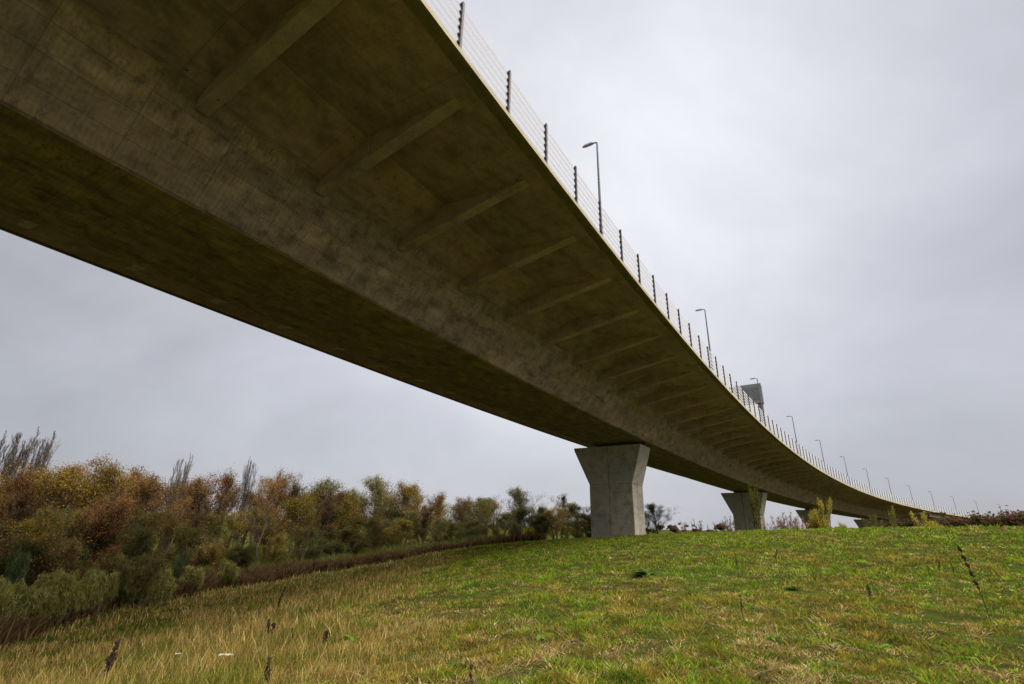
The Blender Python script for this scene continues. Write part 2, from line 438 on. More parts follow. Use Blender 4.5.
# tall dry grass on the left
nc = 20000
cx, cy, cd = scatter(nc, 3.8, 75, -60, 8, rng)
ml = meadow_limit(cx, cy)
keep = (cx < edge_x(cy) + rng.random(nc) ** 3 * 3.0) & (ml > -.6 + .9 * fnoise(cx, cy, 1.5, 41))
cx, cy, cd = cx[keep], cy[keep], cd[keep]
per = 11; ctn = np.repeat(rng.uniform(.6, 1.25, len(cx)), per)
x = np.repeat(cx, per); y = np.repeat(cy, per); d = np.repeat(cd, per); n = len(x)
sp = .05 + d * .004
x = x + rng.normal(0, 1, n) * sp; y = y + rng.normal(0, 1, n) * sp
gn = fnoise(x, y, 1.7, 12); depth = np.clip((edge_x(y) - x + .8) / 3.0, 0, 1)
dry = pal((.50, .35, .10), (.42, .285, .08), (.31, .205, .065), (.58, .44, .17), (.23, .165, .05))
grn = pal((.16, .18, .022), (.21, .20, .035), (.10, .13, .015))
ui = rng.random(n)
c = np.where((rng.random(n) < np.clip((gn - .48) * 3.2 + .10, .04, .75))[:, None], grn[(ui * 3).astype(int)], dry[(ui * 5).astype(int)]) * (rng.uniform(.7, 1.2, n) * ctn)[:, None]
low = rng.random(n) < .45
h = rng.uniform(.10, .36, n) * (.35 + .65 * depth) * (.6 + .8 * fnoise(x, y, 1.3, 15)) * np.where(low, .5, 1); lean = h * rng.uniform(.1, .75, n)
w = np.maximum(rng.uniform(.004, .009, n), d * .0011)
v, qd, tr, cl = blades(x, y, h, w, lean, c, rng)
o = link(bpy.data.objects.new('tall_grass', fast_mesh('tall_grass', v, qd, tr, cl, [M_GRASS])))
tag(o, 'tall straw-coloured dry grass down the left slope', 'grass', None, 'stuff')
# brown dead weeds along the meadow's lower edge and green bramble beyond
def band(nb, lo, hi, name, label, cols, hh, ylim=(6, 62), rough=.35):
    y = rng.uniform(*ylim, nb)
    ex = np.array([-13.5, -16.9, -20.8, -20.4, -17.0, -8.5, -3.0, 3.0]); ey = np.array([7.5, 17.0, 27.0, 36.5, 46.7, 54.0, 56.0, 57.0])
    x = np.interp(y, ey, ex) + rng.uniform(lo, hi, nb) + (fnoise(y, y * 0, 4, 31) - .5) * 2
    nn = fnoise(x, y, 2.2, 17)
    x = np.repeat(x, 9); y = np.repeat(y, 9); nn = np.repeat(nn, 9); n = len(x)
    x = x + rng.normal(0, .22, n); y = y + rng.normal(0, .22, n); d = np.hypot(x, y)
    h = rng.uniform(hh[0], hh[1], n) * (.35 + 1.1 * nn)
    c = cols[(rng.random(n) * len(cols)).astype(int)] * rng.uniform(.65, 1.3, n)[:, None]
    v, qd, tr, cl = blades(x, y, h, np.maximum(.012, d * .0017) * rng.uniform(.7, 1.5, n), h * rng.uniform(.1, .9, n), c, rng)
    o = link(bpy.data.objects.new(name, fast_mesh(name, v, qd, tr, cl, [M_GRASS])))
    tag(o, label, 'undergrowth', None, 'stuff')
band(7000, -2.4, .7, 'dead_weeds', 'brown withered weeds along the lower edge of the meadow', pal((.12, .068, .034), (.16, .095, .042), (.065, .038, .022), (.21, .135, .055), (.09, .065, .028)), (.35, 1.05))
band(15000, -20, -3, 'bramble', 'low green and olive bramble between the meadow and the wood', pal((.09, .12, .024), (.15, .17, .034), (.20, .17, .05), (.14, .095, .04)), (.4, 1.3), (4, 60))

# ------------------------------------------------------------------ viaduct
def sweep(name, prof, s0, s1, ds, mat, parent, closed=True, sharp=True, caps=True):
    ss = np.arange(s0, s1 + ds * .5, ds); k = len(prof)
    vs = []; fs = []; uvs = []
    arc = [0.0]
    for i in range(k):
        a, b = prof[i], prof[(i + 1) % k]; arc.append(arc[-1] + math.hypot(a[0] - b[0], a[1] - b[1]))
    for s in ss:
        for (o_, z_) in prof: vs.append(tuple(P(s, o_, z_)))
    kk = k if closed else k - 1
    for i in range(len(ss) - 1):
        for j in range(kk):
            fs.append([i * k + j, i * k + (j + 1) % k, (i + 1) * k + (j + 1) % k, (i + 1) * k + j])
            a, b = ss[i] * H, ss[i + 1] * H
            uvs += [(a, arc[j]), (a, arc[j + 1]), (b, arc[j + 1]), (b, arc[j])]
    if closed and caps:
        fs.append(list(range(k))[::-1]); uvs += [(prof[j][0], prof[j][1]) for j in range(k)][::-1]
        e = (len(ss) - 1) * k
        fs.append([e + j for j in range(k)]); uvs += [(prof[j][0], prof[j][1]) for j in range(k)]
    me = bpy.data.meshes.new(name); me.from_pydata(vs, [], fs)
    uvl = me.uv_layers.new(name='UVMap')
    uvl.data.foreach_set('uv', np.array(uvs, np.float32).ravel())
    me.materials.append(mat); me.update()
    o = bpy.data.objects.new(name, me); return link(o, parent)

bridge = empty('viaduct', (0, 0, 0))
tag(bridge, 'long curving concrete viaduct on flared piers', 'bridge')
MID = -12.75
def mir(o_): return 2 * MID - o_
S_JOINT, S_END = 17.30, 33.0
# overhanging deck slab, its haunches and the top
slab = [(-.44, .0), (-1.04, .05), (-5.2, .32), (-7.60, -.62), (-7.62, -.30), (mir(-7.62), -.30), (mir(-7.60), -.62), (mir(-5.2), .32), (mir(-1.04), .05), (mir(-.44), 0), (mir(-.44), .48), (-.44, .48)]
sweep('deck_slab', slab, -2.6, S_JOINT, .0575, M_SLAB, bridge)
box = [(-7.598, -.60), (-7.66, -.72), (-9.52, -3.14), (-9.62, -3.20), (mir(-9.52) + .1, -3.20), (mir(-9.52), -3.14), (mir(-7.66), -.72), (mir(-7.598), -.60)]
sweep('box_girder', box, -2.6, S_JOINT, .0575, M_BOX, bridge)
edge_r = [(0, 0), (-.14, 0), (-.16, .10), (-.44, .10), (-.44, .42), (-.13, .42)]
sweep('edge_beam', edge_r, -2.6, S_JOINT, .0575, M_EDGE, bridge)
sweep('edge_beam', [(mir(a), b) for a, b in edge_r][::-1], -2.6, S_JOINT, .0575, M_EDGE, bridge)
# shallower approach deck beyond the movement joint
sweep('approach_deck', [(0, .05), (-.5, .05), (-.6, -.1), (-1.5, -.15), (-1.6, -1.5), (mir(-1.6), -1.5), (mir(-1.5), -.15), (mir(0), .05), (mir(-.27), .6), (-.27, .6)], S_JOINT + .02, S_END, .115, M_EDGE, bridge)
jm = MB()
a = [P(S_JOINT + .01 + t, o_, z_) for t in (-.03, .03) for (o_, z_) in ((.03, -.1), (.03, .62), (-.4, .62), (-.4, -.1))]
jm.hull(a); jm.build('movement_joint', simple('pale joint cover', (.6, .6, .58)), bridge)

def rib_mesh(s, left=False):
    f = (lambda o_: mir(o_)) if left else (lambda o_: o_)
    low = [(-1.15, .045), (-5.3, -.68), (-7.82, -1.08)]
    top = [(-1.10, .12), (-5.3, .45), (-7.80, -.40)]
    t = .22 / H
    m = MB(); vs = []
    for ss in (s - t, s + t):
        for (o_, z_) in low: vs.append(P(ss, f(o_), z_))
        for (o_, z_) in top: vs.append(P(ss, f(o_), z_))
    fs = [(0, 1, 4, 3), (1, 2, 5, 4), (6, 9, 10, 7), (7, 10, 11, 8), (0, 6, 7, 1), (1, 7, 8, 2), (3, 4, 10, 9), (4, 5, 11, 10), (0, 3, 9, 6), (2, 8, 11, 5)]
    m.add(vs, fs)
    return m
RIB0, RIBS = .415, .3455
k = -5
while RIB0 + RIBS * k < S_JOINT - .1:
    rib_mesh(RIB0 + RIBS * k).build('rib', M_RIB, bridge, bevel=.02); k += 1
for k in range(-5, 13):
    rib_mesh(RIB0 + RIBS * k, True).build('rib', M_RIB, bridge, bevel=.02)

def pier(s, thick, full=True):
    base = P(s, -13.55, 0)
    g = min(gz(*(P(s, o_, 0)[:2])) for o_ in (-16.2, -13.5, -11)) - .5
    e = empty('pier', base); e.parent = bridge
    zt = -3.20 - .32; zk = zt - 4.05; zb = g - deck_z(s)
    def ring(o0, o1, z_, dt=0):
        t0 = -dt / H; t1 = (thick + dt) / H
        return [P(s + a, o_, z_) for a, o_ in ((t0, o0), (t0, o1), (t1, o1), (t1, o0))]
    loc = Vector(base)
    def loft(rings, name, mat):
        m = MB(); vs = [p - loc for r in rings for p in r]; fs = [(3, 2, 1, 0)] if 0 else []
        nR = len(rings)
        for i in range(nR - 1):
            for j in range(4): fs.append((i * 4 + j, i * 4 + (j + 1) % 4, (i + 1) * 4 + (j + 1) % 4, (i + 1) * 4 + j))
        fs.append((3, 2, 1, 0)); fs.append(tuple((nR - 1) * 4 + j for j in range(4)))
        m.add(vs, fs); return m.build(name, mat, e, bevel=.06)
    if full:
        loft([ring(-16.05, -11.15, zb), ring(-16.05, -11.15, zk)], 'shaft', M_PIER)
        loft([ring(-16.05, -11.15, zk + .002), ring(-17.85, -10.0, zt - .25), ring(-17.85, -10.0, zt)], 'pier_head', M_PIER)
        for o_ in (-15.2, -10.7):
            m = MB(); c = P(s + thick / 2 / H, o_, zt + .14) - loc
            m.box(c, (.9, .9, .36)); m.build('bearing', M_BEAR, e)
    else:
        loft([ring(-20, -5, zb), ring(-20, -5, -1.52)], 'shaft', M_PIER)
    return e
for s in (3.26, 7.57, 11.62, 15.6):
    pier(s, 2.9)
pier(S_JOINT + .05, 1.2, False); pier(21.3, 1.2, False); pier(25.3, 1.2, False); pier(29.3, 1.2, False)

# ------------------------------------------------------------------ wind barrier fence on the deck edge
fence = empty('barrier_fence', tuple(P(0, -.2, .5)))
tag(fence, 'tall barrier of dark posts and pale horizontal slats along the near deck edge', 'fence')
bl = Vector(fence.location)
PS, PO = .215694, -.030869
PTOP = 2.42
slat_z = [.66 + i * .325 for i in range(6)]
def slat(zc):
    ss = np.arange(-2.2, 26, .1); m = MB(); k = 4
    for s in ss:
        for o_, z_ in ((-.232, zc - .11), (-.220, zc - .11), (-.224, zc + .09), (-.236, zc + .09)): m.v.append(tuple(P(s, o_, z_) - bl))
    for i in range(len(ss) - 1):
        for j in range(4): m.f.append([i * 4 + j, i * 4 + (j + 1) % 4, i * 4 + 4 + (j + 1) % 4, i * 4 + 4 + j]); m.m.append(0)
    m.build('slat', M_RAIL, fence)
for zc in slat_z: slat(zc)
def post_into(m, s):
    h = heading(s); rot = Matrix.Rotation(-h, 3, 'Z')
    m.box(P(s, -.17, .40 + (PTOP - .40) / 2) - bl, (.085, .09, PTOP - .40), 0, rot)
    for zc in slat_z: m.box(P(s - .06 / H, -.20, zc + .01) - bl, (.09, .06, .08), 1, rot)
for i in range(-5, 95):
    m = MB(); post_into(m, PO + PS * i); m.build('post', [M_POST, M_CLAMP], fence)
m = MB()
for i in range(95, 119): post_into(m, PO + PS * i)
o = m.build('post', [M_POST, M_CLAMP], fence); o['kind'] = 'stuff'

# ------------------------------------------------------------------ street lamps
def make_lamp():
    t = empty('street_lamp', (0, 0, 0))
    m = MB(); m.tube([(0, 0, 0), (0, 0, 1.2), (0, 0, 1.25), (0, 0, 6.55)], [.10, .10, .075, .045], 10); m.build('pole', M_LAMP, t, smooth=False)
    m = MB(); m.tube([(0, 0, 6.5), (-.05, 0, 6.58), (-.25, 0, 6.62)], [.045, .045, .04], 8); m.build('arm', M_LAMP, t)
    m = MB()
    prof = [(-.20, .05, .05), (-.30, .09, .08), (-.65, .10, .08), (-.85, .06, .04)]
    for x_, w_, h_ in prof:
        m.v += [(x_, -w_, 6.60), (x_, w_, 6.60), (x_, w_ * .6, 6.60 + h_ * 1.4), (x_, -w_ * .6, 6.60 + h_ * 1.4)]
    for i in range(3):
        for j in range(4): m.f.append([i * 4 + j, i * 4 + (j + 1) % 4, i * 4 + 4 + (j + 1) % 4, i * 4 + 4 + j]); m.m.append(0)
    m.f += [[3, 2, 1, 0], [12, 13, 14, 15]]; m.m += [0, 0]
    m.build('luminaire', M_LAMP, t)
    return t
lab = ['tallest-looking grey street lamp, alone above the nearest stretch of fence',
       'grey street lamp between the nearest lamp and the message sign',
       'grey street lamp rising just in front of the grey message sign',
       'grey street lamp first beyond the message sign',
       'grey street lamp second beyond the message sign',
       'grey street lamp third beyond the message sign',
       'grey street lamp above the thin yellow-green birch at the grass crest',
       'small grey street lamp fifth beyond the message sign',
       'small grey street lamp two before the white movement joint of the deck',
       'small grey street lamp beside the white movement joint of the deck',
       'small grey street lamp first beyond the white movement joint',
       'tiny grey street lamp second beyond the white movement joint',
       'tiny grey street lamp farthest right, standing out above the hedge']
proto = make_lamp()
for i in range(13):
    s = .9084 + 1.85978 * i
    o = proto if i == 0 else copy_tree(proto)
    p = P(s, -.55, .5); o.location = p; o.rotation_euler = (0, 0, -heading(s))
    tag(o, lab[i], 'street lamp', 'street lamps along the near edge of the viaduct')

# ------------------------------------------------------------------ message sign
s = 4.86
sg = empty('message_sign', tuple(P(s, -1.1, .48)), -heading(s))
tag(sg, 'grey boxed message sign on a steel column above the fence', 'sign')
m = MB(); m.box((0, 0, 2.9), (.55, .42, 5.8)); m.box((0, 0, .04), (.9, .9, .08)); m.build('column', M_STEEL, sg, bevel=.03)
m = MB(); m.box((-1.9, -.1, 5.35), (4.6, .95, 2.5)); hb = m.build('housing', M_SIGN, sg, bevel=.04)
m = MB(); m.box((-1.9, -.60, 5.35), (4.75, .06, 2.65)); m.build('front_frame', M_SIGN, hb, bevel=.015)
for i in range(4):
    m = MB(); m.box((-3.5 + i * 1.05, -.64, 5.35), (.82, .05, 1.7))
    for q_ in range(9): m.box((-3.5 + i * 1.05, -.67, 4.62 + q_ * .18), (.82, .03, .07), 1)
    m.build('louvre_panel', [M_SIGND, M_SIGN], hb)
m = MB(); m.box((.0, 0, 4.03), (.75, .8, .12)); m.build('bracket', M_STEEL, sg)

# ------------------------------------------------------------------ trees
def tree_mesh(seed, height, spread, style):
    """returns trunk MB and crown arrays; style dict"""
    rr = random.Random(seed); npr = np.random.default_rng(seed)
    tr = MB(); tw = []   # twigs (p0,p1,w)
    tips = []
    stems = style.get('stems', 1)
    up = style.get('up', .35)      # how much branches turn upward
    for k in range(stems):
        a = rr.uniform(0, 6.28)
        base = Vector((math.cos(a), math.sin(a), 0)) * (style.get('base', .0) * rr.random())
        lean = Vector((math.cos(a), math.sin(a), 0)) * style.get('lean', .06) * height * rr.uniform(.5, 1.4)
        hh = height * rr.uniform(style.get('hmin', .8), 1.0) if stems > 1 else height
        r0 = style.get('r', .018) * hh
        pts = []; rad_ = []
        for i in range(8):
            t = i / 7
            pts.append(base + lean * t ** 1.3 + Vector((rr.uniform(-1, 1), rr.uniform(-1, 1), 0)) * .02 * hh * (t > 0) + Vector((0, 0, hh * .93 * t - .25 * (i == 0))))
            rad_.append(max(.012, r0 * (1 - t) ** .8 + .01))
        tr.tube(pts, rad_, 6)
        nl = style.get('limbs', 13)
        for i in range(nl):
            t = style.get('t0', .22) + (1 - style.get('t0', .22)) * (i + rr.random()) / nl
            j = min(int(t * 7), 6); p = pts[j].lerp(pts[j + 1], t * 7 - j)
            aa = rr.uniform(0, 6.28)
            prof = math.sin(math.pi * min(1, (t - style.get('t0', .22)) / (1 - style.get('t0', .22)) * .80 + .18)) ** .7 if 'taper' not in style else 1.05 - style['taper'] * t
            L = spread * rr.uniform(.55, 1.15) * max(.25, prof)
            dirv = Vector((math.cos(aa), math.sin(aa), rr.uniform(.15, .7) + up)).normalized()
            q0 = p; lp = [p]; 
            for sgm in range(3):
                dirv = (dirv + Vector((rr.uniform(-.3, .3), rr.uniform(-.3, .3), rr.uniform(-.05, .2) + up * .35))).normalized()
                q0 = q0 + dirv * L / 3; lp.append(q0)
            rl = max(.010, rad_[j] * .45)
            tr.tube(lp, [rl, rl * .7, rl * .45, rl * .2], 4, cap=False)
            for b in range(style.get('branches', 7)):
                tb = rr.uniform(.2, 1); jb = min(int(tb * 3), 2); pb = lp[jb].lerp(lp[jb + 1], tb * 3 - jb)
                db = (dirv + Vector((rr.uniform(-1, 1), rr.uniform(-1, 1), rr.uniform(-.4, .8) + up))).normalized()
                Lb = L * rr.uniform(.25, .5)
                pe = pb + db * Lb
                tw.append((pb, pe, style.get('tw', .022)))
                for c_ in range(style.get('twigs', 5)):
                    tc = rr.uniform(.3, 1); pc = pb.lerp(pe, tc)
                    dc = (db + Vector((rr.uniform(-1, 1), rr.uniform(-1, 1), rr.uniform(-.5, .7) + up * .6))).normalized()
                    pf = pc + dc * Lb * rr.uniform(.3, .7)
                    tw.append((pc, pf, style.get('tw', .022) * .7)); tips.append((pc, pf))
    # twigs as crossed slivers
    T0 = np.array([tuple(t[0]) for t in tw]); T1 = np.array([tuple(t[1]) for t in tw]); Wd = np.array([t[2] for t in tw])
    dr = T1 - T0; rv = npr.normal(size=dr.shape); sd = np.cross(dr, rv); sd /= np.linalg.norm(sd, axis=1)[:, None] + 1e-9
    sd *= Wd[:, None] / 2
    sd2 = np.cross(dr, sd); sd2 /= np.linalg.norm(sd2, axis=1)[:, None] + 1e-9; sd2 *= Wd[:, None] / 2
    V = [np.stack([T0 - sd, T0 + sd, T1], 1).reshape(-1, 3), np.stack([T0 - sd2, T0 + sd2, T1], 1).reshape(-1, 3)]
    nt_ = len(tw) * 2
    tris = np.arange(nt_ * 3).reshape(-1, 3)
    twc = np.array(style['twig_col'])
    C = [np.repeat(twc[None] * npr.uniform(.7, 1.3, (nt_, 1)), 3, 0)]
    # leaves
    nl = style.get('leaves', 7); nT = len(tips)
    A0 = np.array([tuple(t[0]) for t in tips]); A1 = np.array([tuple(t[1]) for t in tips])
    have = npr.random(nT) < style.get('cover', 1.0)
    A0, A1 = A0[have], A1[have]; nT = len(A0)
    verts = np.concatenate(V); quads = np.zeros((0, 4), int)
    if nT and nl:
        t = npr.random((nT, nl, 1)); ctr = A0[:, None] * (1 - t) + A1[:, None] * t + npr.normal(0, style.get('lsp', .12), (nT, nl, 3))
        ctr = ctr.reshape(-1, 3); n2 = len(ctr)
        a = npr.normal(size=(n2, 3)); a /= np.linalg.norm(a, axis=1)[:, None]
        b = np.cross(a, npr.normal(size=(n2, 3))); b /= np.linalg.norm(b, axis=1)[:, None]
        if style.get('narrow'): a[:, 2] = np.abs(a[:, 2]) + .6
        sz = npr.uniform(.6, 1.3, (n2, 1)) * style.get('ls', .10)
        e = style.get('narrow', .6)
        lv = np.stack([ctr - a * sz, ctr + b * sz * e, ctr + a * sz, ctr - b * sz * e], 1).reshape(-1, 3)
        quads = np.arange(n2 * 4).reshape(-1, 4) + len(verts)
        pc = np.array([c_[1] for c_ in style['cols']]); pw = np.array([c_[0] for c_ in style['cols']], float); pw /= pw.sum()
        # colour varies by spray, not leaf by leaf
        idx = np.repeat(npr.choice(len(pc), nT, p=pw), nl)
        sw = npr.random(n2) < .25; idx = np.where(sw, npr.choice(len(pc), n2, p=pw), idx)
        lc = pc[idx] * npr.uniform(.7, 1.3, (n2, 1))
        if 'topcol' in style:
            tz = np.clip((ctr[:, 2] / height - .55) / .35, 0, 1)
            sel = npr.random(n2) < tz * .8
            lc = np.where(sel[:, None], np.array(style['topcol'])[None] * npr.uniform(.7, 1.3, (n2, 1)), lc)
        verts = np.concatenate([verts, lv]); C.append(np.repeat(lc, 4, 0))
    return tr, (verts, quads, tris, np.concatenate(C))

def tree_proto(name, seed, height, spread, style, bark):
    tr, (v, qd, ti, c) = tree_mesh(seed, height, spread, style)
    return dict(name=name, h=float(np.percentile(v[:, 2], 99.6)), trunk=tr.mesh('trunk', bark, True), crown=fast_mesh('crown', v, qd, ti, c, [M_LEAF]))

BR = (.075, .048, .036)
ST = dict(
 rust=dict(limbs=22, branches=8, twigs=6, leaves=13, ls=.050, lsp=.22, up=.5, t0=.14, cover=.8, tw=.026, twig_col=BR, cols=[(3, (.22, .105, .038)), (3, (.15, .09, .045)), (3, (.27, .14, .034)), (2, (.13, .105, .036))]),
 olive=dict(limbs=22, branches=8, twigs=6, leaves=14, ls=.052, lsp=.22, up=.35, t0=.12, cover=.85, twig_col=(.055, .045, .03), cols=[(3, (.115, .105, .03)), (2, (.15, .12, .032)), (2, (.075, .078, .024)), (1, (.22, .14, .03))]),
 gold=dict(limbs=21, branches=8, twigs=6, leaves=13, ls=.052, lsp=.22, up=.4, t0=.14, cover=.75, twig_col=(.06, .045, .03), cols=[(3, (.34, .22, .03)), (2, (.21, .13, .028)), (3, (.13, .10, .03)), (2, (.10, .09, .026))]),
 dark=dict(limbs=22, branches=8, twigs=6, leaves=15, ls=.055, lsp=.22, up=.2, t0=.10, twig_col=(.04, .034, .024), cols=[(4, (.055, .062, .02)), (3, (.075, .074, .024)), (2, (.10, .08, .026)), (1, (.13, .085, .025))]),
 bare=dict(limbs=22, branches=9, twigs=7, leaves=4, ls=.07, up=.75, cover=.45, tw=.03, twig_col=(.105, .075, .062), cols=[(2, (.12, .065, .03)), (1, (.15, .09, .025))]),
 poplar=dict(stems=6, base=.5, lean=.05, hmin=.75, limbs=22, branches=8, twigs=6, leaves=0, ls=.07, up=2.0, t0=.12, cover=.2, tw=.019, r=.006, twig_col=(.15, .115, .095), cols=[(2, (.10, .07, .04))]),
 birch=dict(stems=2, base=.3, lean=.10, limbs=14, branches=7, twigs=6, leaves=3, ls=.07, up=1.1, t0=.3, cover=.35, tw=.028, r=.010, twig_col=(.14, .10, .075), cols=[(2, (.20, .12, .03)), (2, (.11, .075, .025))]),
 willow=dict(stems=12, base=.9, lean=.20, hmin=.5, taper=.75, limbs=8, branches=5, twigs=4, leaves=6, ls=.085, narrow=.22, lsp=.09, up=1.1, t0=.10, r=.010, twig_col=(.08, .09, .04), cols=[(3, (.21, .23, .05)), (3, (.26, .25, .07)), (1, (.24, .26, .12)), (3, (.29, .21, .07))]),
 silver=dict(stems=7, base=.5, lean=.2, hmin=.5, taper=.6, limbs=8, branches=5, twigs=4, leaves=8, ls=.12, narrow=.3, lsp=.12, up=.9, t0=.12, r=.012, twig_col=(.10, .10, .07), cols=[(3, (.18, .22, .09)), (2, (.12, .15, .05)), (1, (.25, .28, .15))]),
 yellow=dict(stems=11, base=.7, lean=.17, hmin=.45, taper=.8, limbs=10, branches=5, twigs=4, leaves=4, ls=.075, narrow=.4, lsp=.13, up=.8, t0=.06, r=.009, cover=.8, tw=.018, twig_col=(.10, .085, .04), cols=[(3, (.30, .25, .035)), (3, (.22, .20, .035)), (1, (.38, .29, .05))]),
 ybirch=dict(stems=3, base=.3, lean=.09, hmin=.7, taper=.7, limbs=14, branches=4, twigs=4, leaves=3, ls=.065, narrow=.5, lsp=.12, up=.9, t0=.12, r=.008, cover=.6, tw=.018, twig_col=(.10, .085, .04), cols=[(3, (.17, .145, .03)), (3, (.13, .125, .03)), (1, (.24, .18, .035))]),
 red=dict(stems=9, base=.7, lean=.2, hmin=.45, taper=.6, limbs=7, branches=5, twigs=4, leaves=2, ls=.05, lsp=.08, up=1.1, t0=.15, cover=.5, tw=.022, r=.008, twig_col=(.34, .19, .15), cols=[(2, (.40, .22, .12)), (1, (.32, .26, .09))]),
 hedge=dict(stems=5, base=.8, lean=.16, limbs=9, branches=6, twigs=5, leaves=6, ls=.09, lsp=.14, up=.6, t0=.06, cover=.8, tw=.025, r=.01, twig_col=(.085, .055, .042), cols=[(3, (.085, .055, .03)), (2, (.12, .062, .035)), (2, (.065, .06, .022))]),
 brown=dict(stems=8, base=.9, lean=.2, hmin=.5, taper=.5, limbs=8, branches=6, twigs=5, leaves=8, ls=.055, lsp=.16, up=.8, t0=.08, cover=.85, tw=.022, r=.009, twig_col=(.07, .045, .03), cols=[(3, (.15, .095, .04)), (2, (.19, .11, .035)), (3, (.11, .095, .034)), (1, (.26, .17, .03))]),
)
SIZE = dict(rust=(8, 3.0), olive=(7, 3.0), gold=(7, 2.8), dark=(6.5, 2.9), bare=(8, 2.5), poplar=(13, 2.3), birch=(10, 1.9), willow=(2.6, .9), silver=(3.2, 1.0), yellow=(4, 1.1), ybirch=(4, 1.0), red=(3, .9), hedge=(3, 1.3), brown=(3.4, 1.5))
BARK = dict(birch=M_PALEBARK, red=M_REDBARK, gold=M_BARK)
PROTO = {}
for kk, st in ST.items():
    nvar = 3 if kk in ('rust', 'olive', 'gold', 'dark', 'brown', 'hedge') else 2
    PROTO[kk] = [tree_proto(kk, 100 + 17 * v_ + hash(kk) % 1 + len(kk) * 7 + ord(kk[0]), *SIZE[kk], st, BARK.get(kk, M_BARK)) for v_ in range(nvar)]

def plant(kind, name, px, top, d, label, cat, group=None, wide=1.0, zoff=0.0, base=None):
    """stand a tree at distance d on the sight line px, tall enough that its top meets the surveyed height"""
    q_ = at(px, top, d); g = gz(q_[0], q_[1]) if base is None else base
    hgt = max(.6, q_[2] - g)
    pr = PROTO[kind][random.randrange(len(PROTO[kind]))]
    e = empty(name, (q_[0], q_[1], g - .05), random.uniform(0, 6.28))
    sc_ = hgt / pr['h']
    e.scale = (sc_ * wide * random.uniform(.9, 1.1), sc_ * wide * random.uniform(.9, 1.1), sc_)
    for nm in ('trunk', 'crown'):
        link(bpy.data.objects.new(nm, pr[nm]), e)
    tag(e, label, cat, group)
    return e

ORD = ['first', 'second', 'third', 'fourth', 'fifth', 'sixth', 'seventh', 'eighth', 'ninth', 'tenth', 'eleventh', 'twelfth', 'thirteenth', 'fourteenth', 'fifteenth', 'sixteenth']
LOOK = dict(rust=('rust-brown leafy tree', 'rust_tree'), olive=('olive-green leafy tree', 'olive_tree'), gold=('golden-leaved tree', 'golden_tree'), dark=('dense dark green tree', 'dark_tree'),
            bare=('bare twiggy tree', 'bare_tree'), birch=('pale-trunked bare birch', 'birch_tree'), poplar=('tall bare poplar', 'poplar_tree'), brown=('rusty brown shrub', 'brown_shrub'))
def row(items, where, group):
    cnt = {}
    for (kind, px, top, d, wide) in sorted(items, key=lambda t: t[1]):
        i = cnt.get(kind, 0); cnt[kind] = i + 1
        look, name = LOOK[kind]
        plant(kind, name, px, top, d, '%s, %s of these from left %s' % (look, ORD[i], where), 'shrub' if kind == 'brown' else 'tree', group, wide)
def D0(px): return float(np.interp(px, [-20, 0, 100, 200, 300, 400, 500, 600], [44, 46, 50, 57, 63, 71, 79, 84]))
sky = [('rust', -8, 470, 8), ('rust', 18, 470, 6), ('rust', 45, 470, 9), ('gold', 62, 470, 5), ('rust', 83, 466, 8), ('gold', 100, 463, 5), ('rust', 122, 469, 7), ('bare', 140, 473, 9), ('rust', 160, 473, 6),
       ('rust', 205, 474, 7), ('rust', 226, 468, 8), ('rust', 268, 473, 7), ('rust', 288, 476, 8), ('bare', 302, 484, 6), ('olive', 322, 483, 7), ('rust', 340, 489, 8),
       ('olive', 358, 490, 6), ('olive', 383, 482, 6), ('gold', 402, 482, 6), ('gold', 420, 487, 8), ('rust', 441, 494, 7), ('rust', 462, 495, 6), ('dark', 480, 500, 6), ('rust', 496, 500, 7), ('olive', 522, 487, 3),
       ('dark', 543, 503, 5), ('gold', 556, 508, 4), ('bare', 561, 498, 10), ('dark', 578, 508, 6), ('rust', 593, 510, 8)]
row([(k_, x_, t_ + random.uniform(-6, 3), D0(x_) + e_, random.uniform(1.0, 1.35)) for k_, x_, t_, e_ in sky], 'along the wood skyline', 'trees along the skyline of the wood')
midr = [('birch', 66, 490, -2), ('birch', 172, 495, -3), ('birch', 268, 492, -3), ('bare', 212, 492, -2), ('bare', 118, 490, -2), ('bare', 330, 500, -3), ('bare', 430, 505, -3), ('bare', 30, 488, -2), ('olive', -12, 512, 1), ('rust', 12, 502, 1), ('gold', 33, 508, 0), ('olive', 58, 505, 2), ('rust', 80, 500, 1), ('dark', 103, 510, 0), ('rust', 125, 505, 2), ('olive', 150, 508, 0), ('gold', 172, 512, 1), ('rust', 196, 505, 2),
        ('dark', 215, 520, 0), ('gold', 236, 510, 1), ('olive', 258, 512, 0), ('rust', 280, 508, 2), ('gold', 303, 505, 0), ('olive', 323, 510, 1), ('gold', 341, 508, 0), ('dark', 362, 512, 1), ('gold', 382, 512, -2), ('dark', 402, 510, 0),
        ('olive', 422, 512, 1), ('dark', 442, 510, 0), ('dark', 463, 512, 1), ('olive', 484, 511, 0), ('dark', 503, 508, 1), ('dark', 524, 506, 0), ('gold', 548, 517, 0), ('olive', 566, 517, 1), ('dark', 586, 515, 0)]
row([(k_, x_ + random.uniform(-6, 6), t_ + random.uniform(-14, 9), D0(x_) + e_ - 3 + random.uniform(-3, 3), random.uniform(1.0, 1.5) if x_ < 270 else random.uniform(1.3, 1.8)) for k_, x_, t_, e_ in midr], 'in the middle row of the wood', 'trees in the middle of the wood')
bk_ = [(['rust', 'rust', 'gold', 'olive', 'bare'][i % 5], px, float(np.interp(px, [0, 100, 200, 300, 400, 600], [482, 478, 482, 494, 498, 514])) + random.uniform(-4, 4), D0(px) + 16, 1.7) for i, px in enumerate(range(-6, 600, 26))]
row(bk_, 'deep in the back of the wood', 'trees at the back of the wood')
fr = []
